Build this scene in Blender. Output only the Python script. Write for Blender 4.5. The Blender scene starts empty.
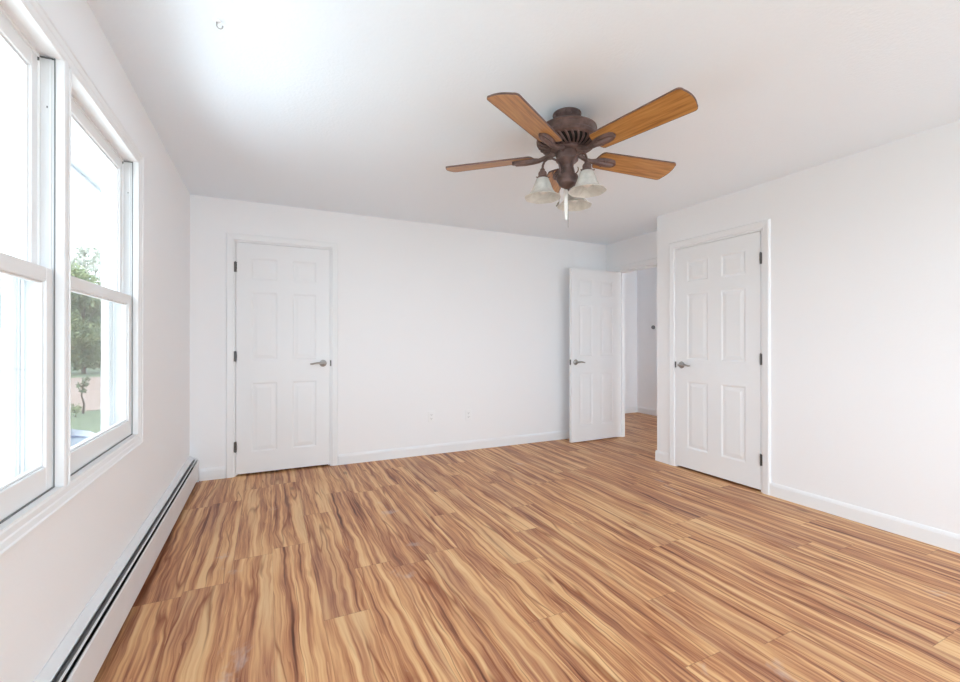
import bpy, bmesh, math, random
from mathutils import Vector, Matrix
from math import sin, cos, pi, radians

SC = bpy.context.scene
COL = SC.collection

# ---------------------------------------------------------------- camera
cam_d = bpy.data.cameras.new('camera')
cam_d.sensor_width = 36.0
cam_d.lens = 441.93 / 960 * 36
cam_d.clip_start = 0.02
cam_d.clip_end = 400
cam = bpy.data.objects.new('camera', cam_d)
COL.objects.link(cam)
cam.location = (0, 0, 1.1874)
cam.rotation_euler = (pi / 2 + 0.0022, 0, -0.4463)
SC.camera = cam

# ---------------------------------------------------------------- light
SC.view_settings.view_transform = 'Standard'
SC.view_settings.look = 'None'
SC.view_settings.gamma = 1
SC.view_settings.use_curve_mapping = False
SC.view_settings.exposure = 0.40
SC.cycles.max_bounces = 14
SC.cycles.diffuse_bounces = 10
SC.cycles.glossy_bounces = 5
SC.cycles.transparent_max_bounces = 24
SC.cycles.caustics_reflective = False
SC.cycles.caustics_refractive = False
SC.cycles.sample_clamp_indirect = 8

SKY = 5.4
world = bpy.data.worlds.new('overcast_sky')
SC.world = world
world.use_nodes = True
wn = world.node_tree
wn.nodes.clear()
w_out = wn.nodes.new('ShaderNodeOutputWorld')
w_bg = wn.nodes.new('ShaderNodeBackground')
w_tc = wn.nodes.new('ShaderNodeTexCoord')
w_no = wn.nodes.new('ShaderNodeTexNoise')
w_no.inputs['Scale'].default_value = 2.2
w_no.inputs['Detail'].default_value = 4
w_rp = wn.nodes.new('ShaderNodeValToRGB')
w_rp.color_ramp.elements[0].position = 0.3
w_rp.color_ramp.elements[0].color = (0.76, 0.88, 1.0, 1)
w_rp.color_ramp.elements[1].position = 0.7
w_rp.color_ramp.elements[1].color = (0.84, 0.93, 1.0, 1)
wn.links.new(w_tc.outputs['Generated'], w_no.inputs['Vector'])
wn.links.new(w_no.outputs['Fac'], w_rp.inputs['Fac'])
wn.links.new(w_rp.outputs['Color'], w_bg.inputs['Color'])
w_bg.inputs['Strength'].default_value = SKY
wn.links.new(w_bg.outputs['Background'], w_out.inputs['Surface'])


def portal(name, loc, rot, sx, sy):
    d = bpy.data.lights.new(name, 'AREA')
    d.shape = 'RECTANGLE'
    d.size = sx
    d.size_y = sy
    d.cycles.is_portal = True
    o = bpy.data.objects.new(name, d)
    COL.objects.link(o)
    o.location = loc
    o.rotation_euler = rot
    return o


portal('portal_left', (-0.80, 1.878, 1.405), (0, -pi / 2, 0), 1.37, 1.75)
portal('portal_left', (-0.80, -1.05, 1.405), (0, -pi / 2, 0), 1.37, 1.75)
portal('portal_rear', (1.60, -2.36, 1.15), (pi / 2, 0, 0), 3.0, 2.2)

# unseen area light added outside the rear glazing to brighten the room
d = bpy.data.lights.new('added_fill_rear', 'AREA')
d.shape = 'RECTANGLE'
d.size = 3.0
d.size_y = 2.1
d.energy = 80
d.color = (0.73, 0.875, 1.0)
lo = bpy.data.objects.new('added_fill_rear', d)
COL.objects.link(lo)
lo.location = (1.2, -3.15, 0.15)
lo.rotation_euler = (radians(90 + 62), 0, 0)
d2 = d.copy()
d2.size, d2.size_y, d2.energy = 1.2, 1.8, 70
d2.color = (0.86, 0.93, 1.0)
lo2 = bpy.data.objects.new('added_fill_hall', d2)  # unseen lamp added to brighten the hall
COL.objects.link(lo2)
lo2.location = (4.85, -2.6, 1.2)
lo2.rotation_euler = (radians(90), 0, 0)

# unseen area light added low outside the side windows to brighten the ceiling
d3 = bpy.data.lights.new('added_fill_side', 'AREA')
d3.shape = 'RECTANGLE'
d3.size, d3.size_y, d3.energy = 3.0, 9.0, 380
d3.color = (0.73, 0.875, 1.0)
lo3 = bpy.data.objects.new('added_fill_side', d3)
COL.objects.link(lo3)
lo3.location = (-4.6, 0.6, -1.6)
lo3.rotation_euler = (0, radians(-126), 0)

H = 2.44
XL, YB, XR, YC, XD = -0.603, 4.445, 3.515, 3.232, 3.94
YR = -2.2


# ---------------------------------------------------------------- materials
def new_mat(name):
    m = bpy.data.materials.new(name)
    m.use_nodes = True
    nt = m.node_tree
    return m, nt, nt.nodes['Principled BSDF']


def lin(c):
    return tuple(((v / 255) / 12.92 if v / 255 <= 0.04045 else ((v / 255 + 0.055) / 1.055) ** 2.4) for v in c) + (1,)


def simple(name, rgb, rough=0.5, metal=0.0, bump=0.0, bscale=60, vary=0.0, vscale=8, spec=0.5, detail=3):
    m, nt, b = new_mat(name)
    b.inputs['Base Color'].default_value = lin(rgb)
    b.inputs['Roughness'].default_value = rough
    b.inputs['Metallic'].default_value = metal
    b.inputs['Specular IOR Level'].default_value = spec
    tc = nt.nodes.new('ShaderNodeTexCoord')
    if vary > 0:
        n = nt.nodes.new('ShaderNodeTexNoise')
        n.inputs['Scale'].default_value = vscale
        n.inputs['Detail'].default_value = 4
        r = nt.nodes.new('ShaderNodeValToRGB')
        c = lin(rgb)
        r.color_ramp.elements[0].position = 0.35
        r.color_ramp.elements[1].position = 0.65
        r.color_ramp.elements[0].color = tuple(max(0, v * (1 - vary)) for v in c[:3]) + (1,)
        r.color_ramp.elements[1].color = tuple(min(1, v * (1 + vary)) for v in c[:3]) + (1,)
        nt.links.new(tc.outputs['Object'], n.inputs['Vector'])
        nt.links.new(n.outputs['Fac'], r.inputs['Fac'])
        nt.links.new(r.outputs['Color'], b.inputs['Base Color'])
    if bump > 0:
        n2 = nt.nodes.new('ShaderNodeTexNoise')
        n2.inputs['Scale'].default_value = bscale
        n2.inputs['Detail'].default_value = detail
        bp = nt.nodes.new('ShaderNodeBump')
        bp.inputs['Strength'].default_value = bump
        bp.inputs['Distance'].default_value = 0.01
        nt.links.new(tc.outputs['Object'], n2.inputs['Vector'])
        nt.links.new(n2.outputs['Fac'], bp.inputs['Height'])
        nt.links.new(bp.outputs['Normal'], b.inputs['Normal'])
    return m


M_WALL = simple('white_wall_paint', (244, 245, 247), 0.6, bump=0.05, bscale=90, spec=0.3)
M_CEIL = simple('white_ceiling_paint', (240, 248, 255), 0.85, bump=0.18, bscale=70, spec=0.2, detail=5)
M_TRIM = simple('white_trim_paint', (240, 242, 244), 0.35, spec=0.4)
M_DOOR = simple('white_door_paint', (239, 241, 243), 0.38, bump=0.02, bscale=150, spec=0.4)
M_VINYL = simple('white_window_vinyl', (238, 239, 240), 0.4, spec=0.4)
M_LINER = simple('grey_jamb_liner', (222, 223, 224), 0.45, spec=0.4)
M_HEAT = simple('white_heater_enamel', (226, 227, 229), 0.4, vary=0.02, spec=0.4)
M_DAMP = simple('grey_damper_metal', (120, 121, 122), 0.5, metal=0.3)
M_FIN = simple('dark_heater_core', (16, 16, 17), 0.7)
M_NICK = simple('satin_nickel', (178, 176, 173), 0.38, metal=1.0)
M_HINGE = simple('dull_hinge_steel', (112, 111, 110), 0.42, metal=0.9)
M_BRONZE = simple('weathered_bronze', (104, 82, 77), 0.5, metal=0.2, vary=0.35, vscale=22, bump=0.12, bscale=60)
M_DARK = simple('dark_slot', (22, 20, 20), 0.8)
M_PLATE = simple('white_plate_plastic', (244, 245, 246), 0.4)
M_CORD = simple('white_pull_cord', (232, 230, 226), 0.6)
M_CHAIN = simple('grey_bead_chain', (150, 146, 140), 0.4, metal=0.7)
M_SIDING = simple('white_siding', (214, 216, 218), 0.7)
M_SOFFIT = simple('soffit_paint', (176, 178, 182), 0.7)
M_BARK = simple('tree_bark', (70, 56, 46), 0.9, vary=0.3, vscale=14, bump=0.3, bscale=20)


def leaf_mat(name, a, b_):
    m, nt, b = new_mat(name)
    g = nt.nodes.new('ShaderNodeNewGeometry')
    r = nt.nodes.new('ShaderNodeValToRGB')
    r.color_ramp.elements[0].color = lin(a)
    r.color_ramp.elements[1].color = lin(b_)
    nt.links.new(g.outputs['Random Per Island'], r.inputs['Fac'])
    nt.links.new(r.outputs['Color'], b.inputs['Base Color'])
    b.inputs['Roughness'].default_value = 0.7
    return m


M_LEAF_A = leaf_mat('leaf_green', (84, 102, 66), (142, 150, 106))
M_LEAF_B = leaf_mat('leaf_dark_green', (74, 92, 66), (116, 128, 94))
M_LEAF_C = leaf_mat('leaf_overexposed', (150, 156, 140), (200, 200, 190))  # overexposure of the upper foliage put into the leaf colour
M_GRASS = simple('lawn_grass', (80, 92, 64), 0.95, vary=0.3, vscale=1.2, bump=0.4, bscale=14)
M_DRIVE = simple('gravel_drive', (128, 108, 98), 0.95, vary=0.15, vscale=3, bump=0.3, bscale=30)
M_CONC = simple('pale_concrete', (205, 204, 200), 0.9, vary=0.04, vscale=2, bump=0.1, bscale=30)
M_CAR = simple('blue_car_paint', (52, 66, 96), 0.25, metal=0.3)
M_CARGLASS = simple('car_glass', (120, 130, 142), 0.08, spec=0.9)
M_TYRE = simple('tyre_rubber', (18, 18, 18), 0.85)


def make_glass():
    m = bpy.data.materials.new('window_glass')
    m.use_nodes = True
    nt = m.node_tree
    nt.nodes.clear()
    o = nt.nodes.new('ShaderNodeOutputMaterial')
    t = nt.nodes.new('ShaderNodeBsdfTransparent')
    t.inputs['Color'].default_value = (0.97, 0.98, 0.975, 1)
    g = nt.nodes.new('ShaderNodeBsdfGlossy')
    g.inputs['Roughness'].default_value = 0.02
    lw = nt.nodes.new('ShaderNodeLayerWeight')
    lw.inputs['Blend'].default_value = 0.5
    pw = nt.nodes.new('ShaderNodeMath')
    pw.operation = 'POWER'
    pw.inputs[1].default_value = 5
    f = nt.nodes.new('ShaderNodeMapRange')
    f.inputs[3].default_value = 0.02
    f.inputs[4].default_value = 0.8
    nt.links.new(lw.outputs['Facing'], pw.inputs[0])
    nt.links.new(pw.outputs[0], f.inputs[0])
    x = nt.nodes.new('ShaderNodeMixShader')
    nt.links.new(f.outputs[0], x.inputs['Fac'])
    nt.links.new(t.outputs[0], x.inputs[1])
    nt.links.new(g.outputs[0], x.inputs[2])
    nt.links.new(x.outputs[0], o.inputs['Surface'])
    return m


def make_screen():
    m = bpy.data.materials.new('insect_screen_mesh')
    m.use_nodes = True
    nt = m.node_tree
    nt.nodes.clear()
    o = nt.nodes.new('ShaderNodeOutputMaterial')
    t = nt.nodes.new('ShaderNodeBsdfTransparent')
    g = nt.nodes.new('ShaderNodeBsdfDiffuse')
    g.inputs['Color'].default_value = (0.16, 0.165, 0.17, 1)
    x = nt.nodes.new('ShaderNodeMixShader')
    x.inputs['Fac'].default_value = 0.34
    nt.links.new(t.outputs[0], x.inputs[1])
    nt.links.new(g.outputs[0], x.inputs[2])
    nt.links.new(x.outputs[0], o.inputs['Surface'])
    return m


def make_shade_glass():
    m, nt, b = new_mat('alabaster_glass')
    tc = nt.nodes.new('ShaderNodeTexCoord')
    n = nt.nodes.new('ShaderNodeTexNoise')
    n.inputs['Scale'].default_value = 26
    n.inputs['Detail'].default_value = 3
    n.inputs['Distortion'].default_value = 1.2
    r = nt.nodes.new('ShaderNodeValToRGB')
    r.color_ramp.elements[0].position = 0.35
    r.color_ramp.elements[0].color = lin((216, 216, 212))
    r.color_ramp.elements[1].position = 0.65
    r.color_ramp.elements[1].color = lin((242, 242, 239))
    nt.links.new(tc.outputs['Object'], n.inputs['Vector'])
    nt.links.new(n.outputs['Fac'], r.inputs['Fac'])
    nt.links.new(r.outputs['Color'], b.inputs['Base Color'])
    b.inputs['Roughness'].default_value = 0.25
    tr = nt.nodes.new('ShaderNodeBsdfTranslucent')
    tr.inputs['Color'].default_value = lin((235, 235, 228))
    x = nt.nodes.new('ShaderNodeMixShader')
    x.inputs['Fac'].default_value = 0.4
    out = nt.nodes['Material Output']
    nt.links.new(b.outputs[0], x.inputs[1])
    nt.links.new(tr.outputs[0], x.inputs[2])
    nt.links.new(x.outputs[0], out.inputs['Surface'])
    return m


def make_blade_wood():
    m, nt, b = new_mat('oak_blade_veneer')
    tc = nt.nodes.new('ShaderNodeTexCoord')
    mp = nt.nodes.new('ShaderNodeMapping')
    mp.inputs['Scale'].default_value = (3.0, 40.0, 20.0)
    n = nt.nodes.new('ShaderNodeTexNoise')
    n.inputs['Scale'].default_value = 1.6
    n.inputs['Detail'].default_value = 5
    n.inputs['Distortion'].default_value = 0.6
    r = nt.nodes.new('ShaderNodeValToRGB')
    e = r.color_ramp.elements
    e[0].position = 0.28
    e[0].color = lin((140, 92, 44))
    e[1].position = 0.7
    e[1].color = lin((198, 146, 84))
    k = e.new(0.48)
    k.color = lin((178, 124, 64))
    nt.links.new(tc.outputs['Object'], mp.inputs['Vector'])
    nt.links.new(mp.outputs['Vector'], n.inputs['Vector'])
    nt.links.new(n.outputs['Fac'], r.inputs['Fac'])
    nt.links.new(r.outputs['Color'], b.inputs['Base Color'])
    b.inputs['Roughness'].default_value = 0.38
    return m


def make_floor():
    m, nt, b = new_mat('tigerwood_laminate')
    N, L = nt.nodes, nt.links

    def math_(op, a, c=None, clamp=False):
        n = N.new('ShaderNodeMath')
        n.operation = op
        n.use_clamp = clamp
        for i, v in enumerate((a, c)):
            if v is None:
                continue
            if isinstance(v, (int, float)):
                n.inputs[i].default_value = v
            else:
                L.new(v, n.inputs[i])
        return n.outputs[0]

    def vec(x, y, z=0.0):
        n = N.new('ShaderNodeCombineXYZ')
        for i, v in enumerate((x, y, z)):
            if isinstance(v, (int, float)):
                n.inputs[i].default_value = v
            else:
                L.new(v, n.inputs[i])
        return n.outputs[0]

    def noise(v, detail=2.0, dist=0.0, rough=0.5):
        n = N.new('ShaderNodeTexNoise')
        n.inputs['Scale'].default_value = 1.0
        n.inputs['Detail'].default_value = detail
        n.inputs['Distortion'].default_value = dist
        n.inputs['Roughness'].default_value = rough
        L.new(v, n.inputs['Vector'])
        return n.outputs['Fac']

    def white(v):
        n = N.new('ShaderNodeTexWhiteNoise')
        n.noise_dimensions = '3D'
        L.new(v, n.inputs['Vector'])
        return n.outputs['Value']

    def ramp(f, stops, mode='LINEAR'):
        n = N.new('ShaderNodeValToRGB')
        n.color_ramp.interpolation = mode
        e = n.color_ramp.elements
        e[0].position, e[0].color = stops[0]
        e[1].position, e[1].color = stops[-1]
        for p, c in stops[1:-1]:
            k = e.new(p)
            k.color = c
        L.new(f, n.inputs['Fac'])
        return n.outputs['Color']

    def mix(f, a, c, mode='MIX'):
        n = N.new('ShaderNodeMix')
        n.data_type = 'RGBA'
        n.blend_type = mode
        for i, v in ((0, f), (6, a), (7, c)):
            if isinstance(v, (int, float)):
                n.inputs[i].default_value = v
            elif isinstance(v, tuple):
                n.inputs[i].default_value = v
            else:
                L.new(v, n.inputs[i])
        return n.outputs[2]

    tc = N.new('ShaderNodeTexCoord')
    sp = N.new('ShaderNodeSeparateXYZ')
    L.new(tc.outputs['Object'], sp.inputs[0])
    X, Y = sp.outputs[0], sp.outputs[1]
    PW, PL = 0.193, 1.26
    cx = math_('DIVIDE', math_('ADD', X, 10.015), PW)
    col = math_('FLOOR', cx)
    fx = math_('FRACT', cx)
    r1 = white(vec(col, 3.7))
    yo = math_('DIVIDE', math_('ADD', math_('ADD', Y, 20.0), math_('MULTIPLY', r1, PL * 3)), PL)
    row = math_('FLOOR', yo)
    fy = math_('FRACT', yo)
    idv = white(vec(col, row, 1.3))
    idw = white(vec(col, row, 7.9))
    # wavy grain
    wob = noise(vec(math_('MULTIPLY', X, 5.0), math_('MULTIPLY', Y, 1.9), math_('MULTIPLY', idv, 9)), 2.0)
    wob2 = noise(vec(math_('MULTIPLY', X, 12.0), math_('MULTIPLY', Y, 8.0), math_('MULTIPLY', idv, 9)), 1.0)
    xw = math_('ADD', X, math_('ADD', math_('MULTIPLY', math_('SUBTRACT', wob, 0.5), 0.06), math_('MULTIPLY', math_('SUBTRACT', wob2, 0.5), 0.013)))
    A = noise(vec(math_('MULTIPLY', xw, 29.0), math_('MULTIPLY', Y, 0.75), math_('MULTIPLY', idv, 40)), 2.0, 0.0, 0.55)
    B = noise(vec(math_('MULTIPLY', xw, 80.0), math_('MULTIPLY', Y, 2.6), math_('MULTIPLY', idw, 31)), 3.0)
    Cn = noise(vec(math_('MULTIPLY', xw, 230.0), math_('MULTIPLY', Y, 9.0), math_('MULTIPLY', idw, 11)), 2.0)
    saw = math_('FRACT', math_('MULTIPLY', A, 4.5))
    v = math_('ADD', math_('ADD', math_('ADD', math_('MULTIPLY', A, 0.78), math_('MULTIPLY', saw, 0.07)), math_('MULTIPLY', B, 0.36)),
              math_('ADD', math_('MULTIPLY', Cn, 0.10), math_('MULTIPLY', math_('SUBTRACT', idv, 0.5), 0.05)))
    v = math_('SUBTRACT', v, 0.106)
    stops = [(0.30, lin(FLOOR_C[0])), (0.385, lin(FLOOR_C[1])), (0.455, lin(FLOOR_C[2])),
             (0.53, lin(FLOOR_C[3])), (0.60, lin(FLOOR_C[4])), (0.72, lin(FLOOR_C[5]))]
    c = ramp(v, stops)
    # greyish and reddish plank casts
    hue = noise(vec(math_('MULTIPLY', xw, 6.0), math_('MULTIPLY', Y, 0.8), math_('MULTIPLY', idw, 70)), 1.0)
    c = mix(ramp(hue, [(0.5, (0, 0, 0, 1)), (0.72, (0.30, 0.30, 0.30, 1))]), c, lin((150, 108, 92)))
    # dark veins: ridges of a stretched noise
    V = noise(vec(math_('MULTIPLY', xw, 15.0), math_('MULTIPLY', Y, 0.75), math_('ADD', math_('MULTIPLY', idw, 53), 5.0)), 1.0)
    ridge = math_('ABSOLUTE', math_('SUBTRACT', V, 0.5))
    wv = noise(vec(math_('MULTIPLY', X, 14.0), math_('MULTIPLY', Y, 2.5), 2.0), 2.0)
    vein = math_('SUBTRACT', 1.0, math_('DIVIDE', ridge, math_('MULTIPLY', wv, 0.06)), clamp=True)
    breakup = ramp(noise(vec(math_('MULTIPLY', X, 6.0), math_('MULTIPLY', Y, 1.7), 9.0), 1.0), [(0.36, (0, 0, 0, 1)), (0.52, (1, 1, 1, 1))])
    veinf = math_('MULTIPLY', math_('MULTIPLY', vein, breakup), 0.75)
    c = mix(veinf, c, lin((128, 62, 30)))
    # knots
    kn = N.new('ShaderNodeTexVoronoi')
    kn.inputs['Scale'].default_value = 1.0
    L.new(vec(math_('MULTIPLY', xw, 4.2), math_('MULTIPLY', Y, 1.5)), kn.inputs['Vector'])
    knot = ramp(kn.outputs['Distance'], [(0.0, (0.75, 0.75, 0.75, 1)), (0.05, (0.5, 0.5, 0.5, 1)), (0.10, (0, 0, 0, 1))])
    c = mix(knot, c, lin((112, 76, 58)))
    # pale scuffs of dust
    sc = noise(vec(math_('MULTIPLY', X, 3.0), math_('MULTIPLY', Y, 2.4), 4.4), 5.0, 0.3, 0.65)
    c = mix(ramp(sc, [(0.655, (0, 0, 0, 1)), (0.72, (0.35, 0.35, 0.35, 1))]), c, lin((196, 190, 188)))
    # seams
    ex = math_('MINIMUM', fx, math_('SUBTRACT', 1.0, fx))
    ey = math_('MINIMUM', fy, math_('SUBTRACT', 1.0, fy))
    sx = math_('LESS_THAN', ex, 0.004)
    sy = math_('LESS_THAN', ey, 0.0011)
    seam = math_('MAXIMUM', math_('MULTIPLY', sx, 0.3), math_('MULTIPLY', sy, 0.35))
    c = mix(seam, c, lin((70, 44, 30)))
    L.new(c, b.inputs['Base Color'])
    rr = N.new('ShaderNodeMapRange')
    L.new(Cn, rr.inputs[0])
    rr.inputs[3].default_value = 0.34
    rr.inputs[4].default_value = 0.50
    L.new(rr.outputs[0], b.inputs['Roughness'])
    b.inputs['Specular IOR Level'].default_value = 0.25
    bp = N.new('ShaderNodeBump')
    bp.inputs['Strength'].default_value = 0.06
    bp.inputs['Distance'].default_value = 0.004
    L.new(math_('SUBTRACT', Cn, math_('MULTIPLY', seam, 2.0)), bp.inputs['Height'])
    L.new(bp.outputs['Normal'], b.inputs['Normal'])
    return m


FLOOR_C = [(82, 42, 28), (126, 76, 52), (168, 112, 80), (196, 140, 98), (216, 166, 118), (230, 190, 140)]
M_GLASS = make_glass()
M_SCREEN = make_screen()
M_SHADE = make_shade_glass()
M_BLADE = make_blade_wood()
M_FLOOR = make_floor()


# ---------------------------------------------------------------- helpers
class MB:
    """collects shapes and links them as one mesh object"""

    def __init__(self):
        self.bm = bmesh.new()

    def box(self, x0, x1, y0, y1, z0, z1):
        v = [self.bm.verts.new(p) for p in
             ((x0, y0, z0), (x1, y0, z0), (x1, y1, z0), (x0, y1, z0), (x0, y0, z1), (x1, y0, z1), (x1, y1, z1), (x0, y1, z1))]
        for f in ((3, 2, 1, 0), (4, 5, 6, 7), (0, 1, 5, 4), (1, 2, 6, 5), (2, 3, 7, 6), (3, 0, 4, 7)):
            self.bm.faces.new([v[i] for i in f])
        return self

    def quad(self, *pts):
        self.bm.faces.new([self.bm.verts.new(p) for p in pts])

    def lathe(self, prof, center=(0, 0, 0), seg=32, mat=None, radmod=None, closed=False):
        """prof: (r, z) list turned about z through center, placed by mat"""
        mat = mat or Matrix.Identity(4)
        rings = []
        for r, z in prof:
            ring = []
            for i in range(seg):
                a = 2 * pi * i / seg
                rr = r * (radmod(a, z) if radmod else 1)
                ring.append(self.bm.verts.new(Vector(center) + mat @ Vector((rr * cos(a), rr * sin(a), z))))
            rings.append(ring)
        for A, B in zip(rings, rings[1:]):
            for i in range(seg):
                j = (i + 1) % seg
                self.bm.faces.new((A[i], A[j], B[j], B[i]))
        if closed:
            self.bm.faces.new(rings[0][::-1])
            self.bm.faces.new(rings[-1])
        return self

    def tube(self, pts, r, seg=10, cap=True):
        pts = [Vector(p) for p in pts]
        rs = r if isinstance(r, (list, tuple)) else [r] * len(pts)
        rings = []
        prev = None
        for i, p in enumerate(pts):
            t = (pts[min(i + 1, len(pts) - 1)] - pts[max(i - 1, 0)]).normalized()
            if prev is None:
                up = Vector((0, 0, 1)) if abs(t.z) < 0.9 else Vector((1, 0, 0))
                n = t.cross(up).normalized()
            else:
                n = (prev - t * prev.dot(t)).normalized()
            prev = n
            b = t.cross(n)
            rings.append([self.bm.verts.new(p + rs[i] * (cos(2 * pi * k / seg) * n + sin(2 * pi * k / seg) * b)) for k in range(seg)])
        for A, B in zip(rings, rings[1:]):
            for k in range(seg):
                j = (k + 1) % seg
                self.bm.faces.new((A[k], A[j], B[j], B[k]))
        if cap:
            self.bm.faces.new(rings[0][::-1])
            self.bm.faces.new(rings[-1])
        return self

    def prism(self, poly, f0, f1, caps=True):
        """poly of 2D points, f0/f1 map a 2D point to 3D at each end"""
        A = [self.bm.verts.new(f0(p)) for p in poly]
        B = [self.bm.verts.new(f1(p)) for p in poly]
        n = len(poly)
        for i in range(n):
            j = (i + 1) % n
            self.bm.faces.new((A[i], A[j], B[j], B[i]))
        if caps:
            self.bm.faces.new(A[::-1])
            self.bm.faces.new(B)
        return self

    def frame(self, prof, a0, a1, b0, b1, fn, open_bottom=False):
        """mitred moulding: prof = (u outward from the opening, v out of the wall) closed polygon"""
        def path(u):
            if open_bottom:
                return [(a0 - u, b0), (a0 - u, b1 + u), (a1 + u, b1 + u), (a1 + u, b0)]
            return [(a0 - u, b0 - u), (a0 - u, b1 + u), (a1 + u, b1 + u), (a1 + u, b0 - u)]
        loops = [[self.bm.verts.new(fn(a, b, v)) for a, b in path(u)] for u, v in prof]
        n = len(prof)
        segs = 3 if open_bottom else 4
        for i in range(n):
            A, B = loops[i], loops[(i + 1) % n]
            for k in range(segs):
                j = (k + 1) % 4
                self.bm.faces.new((A[k], A[j], B[j], B[k]))
        if open_bottom:
            self.bm.faces.new([l[0] for l in loops])
            self.bm.faces.new([l[3] for l in loops][::-1])
        return self

    def build(self, name, mat, parent=None, smooth=False, bevel=0.0, kind=None, autos=None):
        bmesh.ops.recalc_face_normals(self.bm, faces=self.bm.faces)
        me = bpy.data.meshes.new(name)
        self.bm.to_mesh(me)
        self.bm.free()
        me.materials.append(mat)
        o = bpy.data.objects.new(name, me)
        COL.objects.link(o)
        if parent is not None:
            o.parent = parent
        if smooth or autos:
            for p in me.polygons:
                p.use_smooth = True
            me.set_sharp_from_angle(angle=radians(autos or 40))
        if bevel > 0:
            bv = o.modifiers.new('bevel', 'BEVEL')
            bv.width = bevel
            bv.segments = 2
            bv.limit_method = 'ANGLE'
            bv.angle_limit = radians(40)
        if kind:
            o['kind'] = kind
        return o


def empty(name, loc, rz=0.0):
    o = bpy.data.objects.new(name, None)
    COL.objects.link(o)
    o.location = loc
    o.rotation_euler = (0, 0, rz)
    o.empty_display_size = 0.1
    return o


def tag(o, label, cat=None, group=None, kind=None):
    o['label'] = label
    if cat:
        o['category'] = cat
    if group:
        o['group'] = group
    if kind:
        o['kind'] = kind
    return o


def copy_tree(o, parent=None):
    c = o.copy()
    COL.objects.link(c)
    if parent is not None:
        c.parent = parent
    for ch in [k for k in bpy.data.objects if k.parent == o]:
        copy_tree(ch, c)
    return c


def wall_cells(mb, u0, u1, z0, z1, holes, put):
    """fill the wall rectangle around the holes (u0,u1,z0,z1) with blocks"""
    us = sorted({u0, u1, *[h[0] for h in holes], *[h[1] for h in holes]})
    for a, b in zip(us, us[1:]):
        hs = sorted([h for h in holes if h[0] <= a + 1e-6 and h[1] >= b - 1e-6], key=lambda h: h[2])
        z = z0
        for h in hs:
            if h[2] > z + 1e-6:
                put(a, b, z, h[2])
            z = h[3]
        if z < z1 - 1e-6:
            put(a, b, z, z1)


def wall_x(name, x0, x1, y0, y1, holes=(), z0=0.0, z1=H, mat=None):
    mb = MB()
    wall_cells(mb, y0, y1, z0, z1, holes, lambda a, b, c, d: mb.box(x0, x1, a, b, c, d))
    return mb.build(name, mat or M_WALL, kind='structure')


def wall_y(name, y0, y1, x0, x1, holes=(), z0=0.0, z1=H, mat=None):
    mb = MB()
    wall_cells(mb, x0, x1, z0, z1, holes, lambda a, b, c, d: mb.box(a, b, y0, y1, c, d))
    return mb.build(name, mat or M_WALL, kind='structure')


# ---------------------------------------------------------------- room shell
XO = -0.715                      # outer face of the window wall
W_Z0, W_Z1 = 0.722, 2.092
WINS = [(1.009, 1.855), (1.900, 2.746), (-1.923, -1.077), (-1.032, -0.186)]

MB().box(XO, 5.75, -2.32, 5.72, -0.12, 0).build('floor', M_FLOOR, kind='structure')
MB().box(XO, 5.75, -2.32, 5.72, H, H + 0.12).build('ceiling', M_CEIL, kind='structure')
wall_x('wall_left', XO, XL, -2.32, 5.72, [(a, b, W_Z0, W_Z1) for a, b in WINS])
wall_y('wall_back', YB, YB + 0.12, XL, XD + 0.10, [(-0.272, 0.543, 0, 2.083)])
wall_x('wall_right', XR, XR + 0.11, YR, YC, [(2.185, 3.010, 0, 2.078)])
wall_y('wall_closet_side', YC - 0.11, YC, XR + 0.11, XD)
wall_x('wall_doorway', XD, XD + 0.10, YR, YB, [(3.385, 4.235, 0, 2.073)])
wall_x('wall_hall_left', XD, XD + 0.10, YB + 0.12, 5.60)
wall_y('wall_hall_back', 5.60, 5.72, XL, 5.75)
wall_x('wall_hall_right', 5.63, 5.75, YR, 5.60)
REAR = [(0.10, 3.10, 0.05, 2.25)]
wall_y('wall_rear', YR - 0.12, YR, XL, 5.75, REAR + [(4.2, 5.5, 0.3, 2.2)])
wall_x('wall_closet_partition', 1.2, 1.3, YB + 0.12, 5.60)

# door casings --------------------------------------------------------------
CAS = [(0.0, 0.0), (0.0, 0.010), (0.006, 0.013), (0.020, 0.014), (0.040, 0.017), (0.050, 0.018), (0.058, 0.012), (0.060, 0.0)]


def mapY(y, s):      # plane of constant Y, out of the wall = s
    return lambda a, b, v: (a, y + s * v, b)


def mapX(x, s):
    return lambda a, b, v: (x + s * v, a, b)


def jamb_prof(depth):
    return [(0.0, 0.0), (-0.010, 0.0), (-0.010, -0.040), (-0.022, -0.040), (-0.022, -0.075), (-0.010, -0.075), (-0.010, -depth), (0.0, -depth)]


mb = MB()
mb.frame([(u + 0.004, v) for u, v in CAS], -0.272, 0.543, 0.0, 2.083, mapY(YB, -1), True)
mb.frame(jamb_prof(0.12), -0.272, 0.543, 0.0, 2.083, mapY(YB, -1), True)
mb.build('trim_1', M_TRIM, kind='structure')
mb = MB()
mb.frame([(u + 0.006, v) for u, v in CAS], 2.185, 3.010, 0.0, 2.078, mapX(XR, -1), True)
mb.frame(jamb_prof(0.11), 2.185, 3.010, 0.0, 2.078, mapX(XR, -1), True)
mb.build('trim_2', M_TRIM, kind='structure')
mb = MB()
mb.frame([(u + 0.004, v) for u, v in CAS], 3.385, 4.235, 0.0, 2.073, mapX(XD, -1), True)
mb.frame(jamb_prof(0.10), 3.385, 4.235, 0.0, 2.073, mapX(XD, -1), True)
mb.frame([(u + 0.004, v) for u, v in CAS], 3.385, 4.235, 0.0, 2.073, mapX(XD + 0.10, 1), True)
mb.build('trim_3', M_TRIM, kind='structure')

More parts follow.
